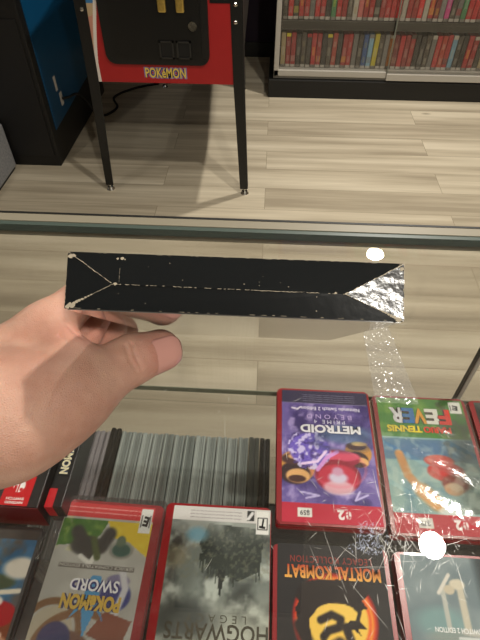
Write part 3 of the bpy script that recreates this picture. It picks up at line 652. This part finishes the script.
# ------------------------------------------------------------------ upright cases on the lower shelf
tones = {'c': ((140, 148, 146), (116, 123, 121)), 'g': ((120, 128, 126), (94, 101, 99)), 'l': ((158, 166, 164), (132, 140, 137)), 'k': ((36, 36, 35), (24, 24, 24)), 'd': ((78, 82, 78), (50, 52, 50)), 'v': ((140, 136, 140), (90, 87, 90))}
tname = {'c': 'clear', 'g': 'smoky grey', 'l': 'pale clear', 'k': 'black', 'd': 'dark', 'v': 'greyish violet'}
seq = 'cgcvvkcclcgcglcclcdk'
px_ = .0155
for i, c in enumerate(seq):
    hi, lo = tones[c]; h = .1705 + rng.uniform(-.001, .001) + (.004 if c in 'kd' and i > 4 else 0)
    t = thing('upright_case', '%s upright case, %s from the left in the row under the glass shelf' % (tname[c], ordinal(i + 1)), 'game case', (-.2795 + i * px_, .28, .5805), group='upright cases in the row below the glass shelf')
    ph = mat('case_half_' + c, hi, .25, coat=.3, noise=.10, nscale=60); pi_ = mat('case_insert_' + c, lo, .5, noise=.2, nscale=80)
    y0, y1 = -.09, .092 + rng.uniform(-.001, .001) + (.004 if c == 'k' and i < 8 else 0)
    mbox('front_half', (-.0072, -.0012, y0, y1, 0, h), ph, t, bev=.0009, seg=1)
    mbox('back_half', (.0012, .0072, y0, y1, 0, h - .001), ph, t, bev=.0009, seg=1)
    mbox('insert', (-.0012, .0012, y0 + .001, y1 - .002, .001, h - .0015), pi_, t)
    if c in 'clg':
        mbox('paper_edge', (-.0046, -.0036, y0 + .001, y1 - .001, h - .0003, h + .0006), mat('paper_edge_pale', (168, 176, 172), .6), t)
        mbox('paper_edge', (.0036, .0046, y0 + .001, y1 - .001, h - .0008, h), mat('paper_edge_dark', (98, 105, 103), .6), t)

# ------------------------------------------------------------------ game box held in the hand
BOXM = Matrix(((0.9999, -0.0119, -0.0033, -0.0103), (0.0100, 0.6230, 0.7821, 0.1292), (-0.0073, -0.7821, 0.6231, 1.2638), (0, 0, 0, 1)))
gb = thing('game_box', 'flat black cardboard game box with worn white corners, held in the left hand', 'game box')
gb.matrix_world = BOXM
BW, BL, BT = .0637, .178, .0218
CARD = mat('black_printed_card', (22, 25, 27), .18, spec=.35, coat=0, bump=.03, bscale=220)
GLOSSY = mat('glossy_black_card', (34, 33, 32), .16, spec=.8, coat=1.0)
FLAP = mat('crinkled_black_card', (14, 14, 15), .22, spec=.9, coat=0, bump=.17, bscale=230)
bm = bmesh.new(); box(bm, -BW, BW, .0012, BL, .0, BT, bev=.0005); link_mesh('carton', bm, GLOSSY, gb)
tag(mbox('back_cover', (-BW + .0006, BW - .0006, .002, BL - .0006, -.0003, .0002), mat('reflection_grey_card', (112, 110, 105), .14, spec=.7, coat=1.0), gb), 'glossy underside, reflected brightness painted in as grey')  # grey added over the black card to lighten its bright reflection
c00, c10, c11, c01 = (-BW, 0), (BW, 0), (BW, BT), (-BW, BT)
pl, pr = (-.0455, .0098), (.0415, .0092)
def facet(name, pts, m, label=None):
    """pts: (x, z, depth offset) outer skin of one end flap, with card thickness"""
    bm = bmesh.new(); A = [bm.verts.new((x, -o, z)) for x, z, o in pts]; B = [bm.verts.new((x, .0016, z)) for x, z, o in pts]
    bm.faces.new(A); bm.faces.new(B[::-1]); n = len(pts)
    for i in range(n): bm.faces.new((A[i], A[(i + 1) % n], B[(i + 1) % n], B[i]))
    o = link_mesh(name, bm, m, gb)
    if label: o['label'] = label
    return o
IL, IR = .0010, .0015
facet('long_flap', [(*c01, 0), (*pl, IL), (*pr, IR), (*c11, 0)], CARD)
facet('long_flap', [(*c00, 0), (*c10, 0), (*pr, IR - .0003), (*pl, IL - .0003)], CARD)
facet('end_fold', [(*c00, 0), (*pl, IL), (*c01, 0)], CARD)
facet('end_fold', [(*c10, 0), (*c11, 0), (*pr, IR)], FLAP, 'shiny crinkled triangular end fold')
# worn edges: ragged pale slivers along the folds and at the corners
wear = bmesh.new()
def surf_o(x, z):   # how far the end skin stands out at (x, z)
    for tri in (((*c01, 0), (*pl, IL), (*pr, IR)), ((*c01, 0), (*pr, IR), (*c11, 0)), ((*c00, 0), (*c10, 0), (*pr, IR)), ((*c00, 0), (*pr, IR), (*pl, IL)), ((*c00, 0), (*pl, IL), (*c01, 0)), ((*c10, 0), (*c11, 0), (*pr, IR))):
        (x0, z0, o0), (x1, z1, o1), (x2, z2, o2) = tri; dn = (z1 - z2) * (x0 - x2) + (x2 - x1) * (z0 - z2)
        a_ = ((z1 - z2) * (x - x2) + (x2 - x1) * (z - z2)) / dn; b_ = ((z2 - z0) * (x - x2) + (x0 - x2) * (z - z2)) / dn
        if a_ > -.01 and b_ > -.01 and 1 - a_ - b_ > -.01: return a_ * o0 + b_ * o1 + (1 - a_ - b_) * o2
    return 0
def ragged(p, q, wd, gaps=.3, n=24):
    p = Vector(p); q = Vector(q); d_ = q - p; nn = Vector((-d_.y, d_.x)).normalized(); prev = None
    for k in range(n + 1):
        c_ = p + d_ * (k / n) + nn * rng.normal(0, wd * .25); w_ = wd * rng.uniform(.25, 1.1)
        A = c_ + nn * w_ / 2; B = c_ - nn * w_ / 2
        cur = [wear.verts.new((v.x, -surf_o(v.x, v.y) - .00025, v.y)) for v in (A, B)]
        if prev and rng.random() > gaps: wear.faces.new((prev[0], cur[0], cur[1], prev[1]))
        prev = cur
def chip(x, z, r):
    k = 7; wear.faces.new([wear.verts.new((x + r * rng.uniform(.5, 1.1) * math.cos(2 * math.pi * i / k), -surf_o(x, z) - .0003, z + r * rng.uniform(.4, .9) * math.sin(2 * math.pi * i / k))) for i in range(k)])
ragged(c01, pl, .0003, .06, 40); ragged(c00, pl, .00022, .1, 40); ragged(pl, pr, .00022, .3, 110); ragged(c11, pr, .0004, .05, 30); ragged(c10, pr, .00025, .1, 30)
ragged((-.0432, .0165), (-.0432, .0108), .00014, .2, 12); ragged((-BW + .0002, 0), (-BW + .0002, BT), .0002, .75, 40); ragged((BW - .0002, .001), (BW - .0002, BT), .0004, .3)
ragged((-BW, BT - .0002), (BW, BT - .0002), .00015, .8, 120); ragged((-BW, .0003), (BW, .0003), .00018, .8, 120)
for k in range(5): chip(-.0625 + .0006 * k, .0006 + .0006 * (k % 3), .0009)
[chip(-.0622 + .0011 * k, .0008 + .0006 * k, .0012 - .0001 * k) for k in range(9)]; chip(-.0625, .0200, .0012); chip(-.0612, .0203, .0009); chip(-.0425, .0198, .0008); chip(-.0443, .0196, .0006); chip(-.0415, .0194, .0004)
[chip(.0618 - .0010 * k, .0007 + .00045 * k, .0011 - .0001 * k) for k in range(8)]; chip(.0618, .0006, .0014); chip(.0625, .0196, .0010); chip(.0380, .0095, .0007); chip(-.0445, .0098, .0008)
for k in range(14): chip(rng.uniform(-.06, .04), rng.uniform(.0005, .0195), rng.uniform(.00012, .0003))
link_mesh('worn_edge', wear, mat('bare_card', (176, 165, 144), .8, noise=.25, nscale=400), gb)

# ------------------------------------------------------------------ left hand
def round_cone(P, a, b, ra, rb):
    a = np.array(a); b = np.array(b); ab = b - a
    t = np.clip(((P - a) @ ab) / (ab @ ab), 0, 1)
    return np.linalg.norm(P - a - t[..., None] * ab, axis=-1) - (ra + t * (rb - ra)), t
def smin(a, b, k):
    h = np.clip(.5 + .5 * (b - a) / k, 0, 1); return b * (1 - h) + a * h - k * h * (1 - h)
def surface_nets(V, org, h):
    Sg = V < 0; nx, ny, nz = V.shape
    acc = np.zeros((nx - 1, ny - 1, nz - 1, 3), np.float32); cnt = np.zeros((nx - 1, ny - 1, nz - 1), np.float32)
    corners = [(i, j, k) for i in (0, 1) for j in (0, 1) for k in (0, 1)]
    sl = lambda c: tuple(slice(c[d], c[d] + (nx, ny, nz)[d] - 1) for d in range(3))
    for c in corners:
        for ax in range(3):
            if c[ax]: continue
            e = list(c); e[ax] = 1; e = tuple(e)
            va, vb = V[sl(c)], V[sl(e)]; cr = Sg[sl(c)] != Sg[sl(e)]
            t = np.where(cr, va / np.where(cr, va - vb, 1), 0)
            for d in range(3): acc[..., d] += np.where(cr, c[d] + (t if d == ax else 0), 0)
            cnt += cr
    act = cnt > 0; idx = np.full(act.shape, -1, np.int64); idx[act] = np.arange(act.sum())
    I = np.argwhere(act); co = (I + acc[act] / cnt[act][:, None]) * h + org
    F = []
    for ax in range(3):
        b, c = [(1, 2), (2, 0), (0, 1)][ax]
        lo = [slice(None)] * 3; hi = [slice(None)] * 3; lo[ax] = slice(0, -1); hi[ax] = slice(1, None)
        cr = Sg[tuple(lo)] != Sg[tuple(hi)]; E_ = np.argwhere(cr); E_ = E_[(E_[:, b] > 0) & (E_[:, c] > 0)]
        E_ = E_[(E_[:, b] < act.shape[b]) & (E_[:, c] < act.shape[c])]
        def at(db, dc):
            Q = E_.copy(); Q[:, b] += db; Q[:, c] += dc; return idx[Q[:, 0], Q[:, 1], Q[:, 2]]
        quad = np.stack([at(-1, -1), at(0, -1), at(0, 0), at(-1, 0)], -1)
        ins = Sg[E_[:, 0], E_[:, 1], E_[:, 2]]; quad[~ins] = quad[~ins][:, ::-1]; F.append(quad)
    return co, np.concatenate(F)

HP = {
    'arm': [((-0.242, 0.0669, -0.1463), 0.034), ((-0.1424, 0.0736, -0.0673), 0.0275)],
    'palm_index': [((-0.1662, 0.0764, -0.0476), 0.02), ((-0.1084, 0.0819, -0.0074), 0.0135)],
    'palm_middle': [((-0.1791, 0.0967, -0.0556), 0.018), ((-0.0946, 0.1082, -0.0055), 0.0115)],
    'palm_ring': [((-0.1827, 0.1123, -0.0634), 0.017), ((-0.0863, 0.1323, -0.0021), 0.0105)],
    'palm_little': [((-0.1858, 0.1277, -0.0686), 0.016), ((-0.0813, 0.1523, -0.0), 0.0095)],
    'thenar': [((-0.1505, 0.0632, -0.0659), 0.0255), ((-0.1065, 0.051, -0.0478), 0.0258), ((-0.0845, 0.0569, -0.0393), 0.021)],
    'thumb': [((-0.094, 0.0571, -0.0451), 0.019), ((-0.0771, 0.0687, -0.0334), 0.0174), ((-0.0569, 0.0862, -0.0188), 0.0128), ((-0.0444, 0.0971, -0.0131), 0.0118)],
    'web': [((-0.1011, 0.0816, -0.0006), 0.01), ((-0.0825, 0.0632, -0.0163), 0.008)],
    'index': [((-0.1084, 0.0819, -0.0074), 0.0125), ((-0.0745, 0.094, 0.0285), 0.0098), ((-0.045, 0.098, 0.0304), 0.0086), ((-0.024, 0.1, 0.0296), 0.0078)],
    'middle': [((-0.0946, 0.1082, -0.0055), 0.0112), ((-0.0745, 0.114, 0.0285), 0.0096), ((-0.045, 0.11800000000000001, 0.0304), 0.0086), ((-0.024, 0.12000000000000001, 0.0296), 0.0078)],
    'ring': [((-0.0863, 0.1323, -0.0021), 0.0102), ((-0.0745, 0.133, 0.0285), 0.0092), ((-0.045, 0.137, 0.03), 0.0082), ((-0.024, 0.139, 0.0293), 0.0075)],
    'little': [((-0.0813, 0.1523, -0.0), 0.0092), ((-0.0745, 0.15, 0.0285), 0.0082), ((-0.045, 0.154, 0.028999999999999998), 0.0072), ((-0.024, 0.156, 0.0284), 0.0066)],
}
HB = ([-0.235, 0.011, -0.186], [-0.004, 0.176, 0.05])
CREASES = [([(-0.0579, 0.0732, -0.0121), (-0.0552, 0.0699, -0.0182), (-0.0517, 0.0719, -0.0242), (-0.0733, 0.2018, -0.0364)], 0.0013, 0.001), ([(-0.0559, 0.0753, -0.0109), (-0.0527, 0.0725, -0.0171), (-0.0497, 0.0743, -0.0232), (-0.0645, 0.1731, -0.0333)], 0.0013, 0.001), ([(-0.0524, 0.0763, -0.0112), (-0.0504, 0.0755, -0.0148), (-0.0477, 0.0767, -0.0194)], 0.0007, 0.0009), ([(-0.0876, 0.0594, -0.0087), (-0.0821, 0.0561, -0.012), (-0.0772, 0.0567, -0.0157), (-0.074, 0.0622, -0.0165)], 0.0009, 0.0011), ([(-0.1005, 0.0677, -0.0037), (-0.0876, 0.0574, -0.0122), (-0.0804, 0.0552, -0.0178)], 0.0004, 0.0011), ([(-0.091, 0.0692, 0.0009), (-0.0821, 0.0632, -0.0063), (-0.0749, 0.0612, -0.0131)], 0.0009, 0.0011), ([(-0.0982, 0.0286, -0.0585), (-0.0968, 0.0339, -0.0654), (-0.1676, 0.2014, -0.1128)], 0.0007, 0.0009)]
NAILDIR = (0.159, -0.759, -0.357)
PINK = [((-0.039, 0.0822, -0.0132), 0.026, 0.6, (196, 122, 108)), ((-0.0807, 0.0658, -0.0102), 0.02, 0.5, (206, 132, 116)), ((-0.0835, 0.1103, -0.0026), 0.03, 0.6, (190, 118, 102)), ((-0.0958, 0.08, -0.0048), 0.03, 0.25, (224, 160, 140))]

def hand_sdf(P):
    d = None
    def add(chain, k):
        nonlocal d
        for (a, ra), (b, rb) in zip(chain, chain[1:]):
            q, _ = round_cone(P, a, b, ra, rb); d = q if d is None else smin(d, q, k)
    for name, k in (('arm', .02), ('palm_index', .02), ('palm_middle', .014), ('palm_ring', .012), ('palm_little', .012), ('thenar', .024), ('web', .012)):
        add(HP[name], k)
    # fingers: each its own tapering chain, joined to the palm but not to each other
    fs = []
    for name in ('index', 'middle', 'ring', 'little'):
        f = None
        for (a, ra), (b, rb) in zip(HP[name], HP[name][1:]):
            q, _ = round_cone(P, a, b, ra, rb); f = q if f is None else smin(f, q, .003)
        fs.append(f)
    g = fs[0]
    for f in fs[1:]: g = smin(g, f, .0012)
    d = smin(d, g, .006)
    t_ = None
    for (a, ra), (b, rb) in zip(HP['thumb'], HP['thumb'][1:]):
        q, _ = round_cone(P, a, b, ra, rb); t_ = q if t_ is None else smin(t_, q, .006)
    d = smin(d, t_, .010)
    # skin creases: shallow grooves along lines on the surface
    for pts, amp, wd in CREASES:
        m_ = np.full(d.shape, 1., np.float32)
        for a, b in zip(pts, pts[1:]):
            a = np.array(a); ab = np.array(b) - a; t = np.clip(((P - a) @ ab) / (ab @ ab), 0, 1); m_ = np.minimum(m_, np.linalg.norm(P - a - t[..., None] * ab, axis=-1))
        d = d + amp * np.exp(-(m_ / wd) ** 2)
    # flesh flattens against the carton instead of entering it
    q = np.abs(P - np.array((0, BL / 2, BT / 2))) - np.array((BW, BL / 2, BT / 2))
    bd = np.linalg.norm(np.maximum(q, 0), axis=-1) + np.minimum(q.max(-1), 0)
    d = np.maximum(d, .0004 - bd)
    return d
hs = .0009
lo = np.array(HB[0]); hi = np.array(HB[1]); n_ = np.ceil((hi - lo) / hs).astype(int)
V = np.zeros(n_, np.float32)
gy, gz = np.meshgrid(np.arange(n_[1]) * hs + lo[1], np.arange(n_[2]) * hs + lo[2], indexing='ij')
for i0 in range(0, n_[0], 24):
    xs = np.arange(i0, min(i0 + 24, n_[0])) * hs + lo[0]
    P = np.stack([np.broadcast_to(xs[:, None, None], (len(xs), *gy.shape)), np.broadcast_to(gy, (len(xs), *gy.shape)), np.broadcast_to(gz, (len(xs), *gy.shape))], -1)
    V[i0:i0 + len(xs)] = hand_sdf(P)
# keep the skin outside the carton it presses against
V[0] = V[-1] = 1; V[:, 0] = V[:, -1] = 1; V[:, :, 0] = V[:, :, -1] = 1
co, F = surface_nets(V, lo, hs)
hand = thing('hand', "bare left hand and wrist gripping the black game box, thumb on its underside", 'hand'); hand.matrix_world = BOXM
me = D.meshes.new('skin'); me.from_pydata(co.tolist(), [], F.tolist()); me.polygons.foreach_set('use_smooth', [True] * len(me.polygons))
def skin_material():
    m = D.materials.new('skin'); m.use_nodes = True; nt = m.node_tree; N = nt.nodes; L = nt.links; b = N['Principled BSDF']
    tc = N.new('ShaderNodeTexCoord')
    n = N.new('ShaderNodeTexNoise'); n.inputs['Scale'].default_value = 38; n.inputs['Detail'].default_value = 5; L.new(tc.outputs['Object'], n.inputs['Vector'])
    r = N.new('ShaderNodeValToRGB'); e = r.color_ramp.elements
    e[0].position = .35; e[0].color = lin4((184, 138, 119)); e[1].position = .65; e[1].color = lin4((206, 165, 145)); L.new(n.outputs[0], r.inputs[0])
    # pinker finger pads, web and thumb joint
    src = r.outputs[0]
    for c, rad, amt, colr in PINK:
        vm = N.new('ShaderNodeVectorMath'); vm.operation = 'DISTANCE'; vm.inputs[1].default_value = c; L.new(tc.outputs['Object'], vm.inputs[0])
        mr = N.new('ShaderNodeMapRange'); mr.inputs['From Min'].default_value = 0; mr.inputs['From Max'].default_value = rad; mr.inputs['To Min'].default_value = amt; mr.inputs['To Max'].default_value = 0; mr.interpolation_type = 'SMOOTHSTEP'
        L.new(vm.outputs['Value'], mr.inputs[0]); mx = N.new('ShaderNodeMixRGB'); mx.inputs[2].default_value = lin4(colr); L.new(mr.outputs[0], mx.inputs[0]); L.new(src, mx.inputs[1]); src = mx.outputs[0]
    L.new(src, b.inputs['Base Color'])
    b.inputs['Roughness'].default_value = .5; b.inputs['Subsurface Weight'].default_value = .25; b.inputs['Subsurface Radius'].default_value = (.006, .0022, .0012); b.inputs['Subsurface Scale'].default_value = .6
    b.inputs['Specular IOR Level'].default_value = .35
    v = N.new('ShaderNodeTexVoronoi'); v.inputs['Scale'].default_value = 900; v.feature = 'DISTANCE_TO_EDGE'; L.new(tc.outputs['Object'], v.inputs['Vector'])
    n2 = N.new('ShaderNodeTexNoise'); n2.inputs['Scale'].default_value = 140; n2.inputs['Detail'].default_value = 4; L.new(tc.outputs['Object'], n2.inputs['Vector'])
    ad = N.new('ShaderNodeMath'); ad.operation = 'MULTIPLY_ADD'; ad.inputs[1].default_value = .6; L.new(v.outputs['Distance'], ad.inputs[0]); L.new(n2.outputs[0], ad.inputs[2])
    bp = N.new('ShaderNodeBump'); bp.inputs['Strength'].default_value = .65; bp.inputs['Distance'].default_value = .0009; L.new(ad.outputs[0], bp.inputs['Height']); L.new(bp.outputs[0], b.inputs['Normal'])
    return m
me.materials.append(skin_material())
sk = D.objects.new('skin', me); COL.objects.link(sk); sk.parent = hand
md = sk.modifiers.new('smooth', 'SMOOTH'); md.factor = .5; md.iterations = 2
# thumbnail: a curved plate laid on the back of the thumb tip
A_, ra_ = np.array(HP['thumb'][-2][0]), HP['thumb'][-2][1]; B_, rb_ = np.array(HP['thumb'][-1][0]), HP['thumb'][-1][1]
ax_ = (B_ - A_) / np.linalg.norm(B_ - A_); up_ = np.array(NAILDIR); up_ -= (up_ @ ax_) * ax_; up_ /= np.linalg.norm(up_); si_ = np.cross(ax_, up_)
bm = bmesh.new(); nu, nv = 16, 16; g = []
for j in range(nv + 1):
    s_ = j / nv; along = -.0120 + s_ * .0200; wid = R(58) * (1 - .25 * (1 - min(1, s_ * 4)) ** 2) * (1 - .35 * max(0, (s_ - .75) / .25) ** 2)
    row = []
    for i in range(nu + 1):
        ph = (i / nu * 2 - 1) * wid; ln = np.linalg.norm(B_ - A_); q = 1 - (.0 - along) / ln
        t = along; rr = rb_ if t > 0 else rb_ + (ra_ - rb_) * (-t / ln)
        if t > 0: rr = math.sqrt(max(rb_ ** 2 - (t * .82) ** 2, 1e-8))
        p = B_ + ax_ * t + (up_ * math.cos(ph) + si_ * math.sin(ph)) * (rr + .00045)
        row.append(bm.verts.new(p))
    g.append(row)
for j in range(nv):
    for i in range(nu): bm.faces.new((g[j][i], g[j][i + 1], g[j + 1][i + 1], g[j + 1][i]))
nl = link_mesh('thumbnail', bm, mat('fingernail', (214, 158, 146), .22, coat=.4), hand, True)
md = nl.modifiers.new('thick', 'SOLIDIFY'); md.thickness = .0006; md.offset = 0
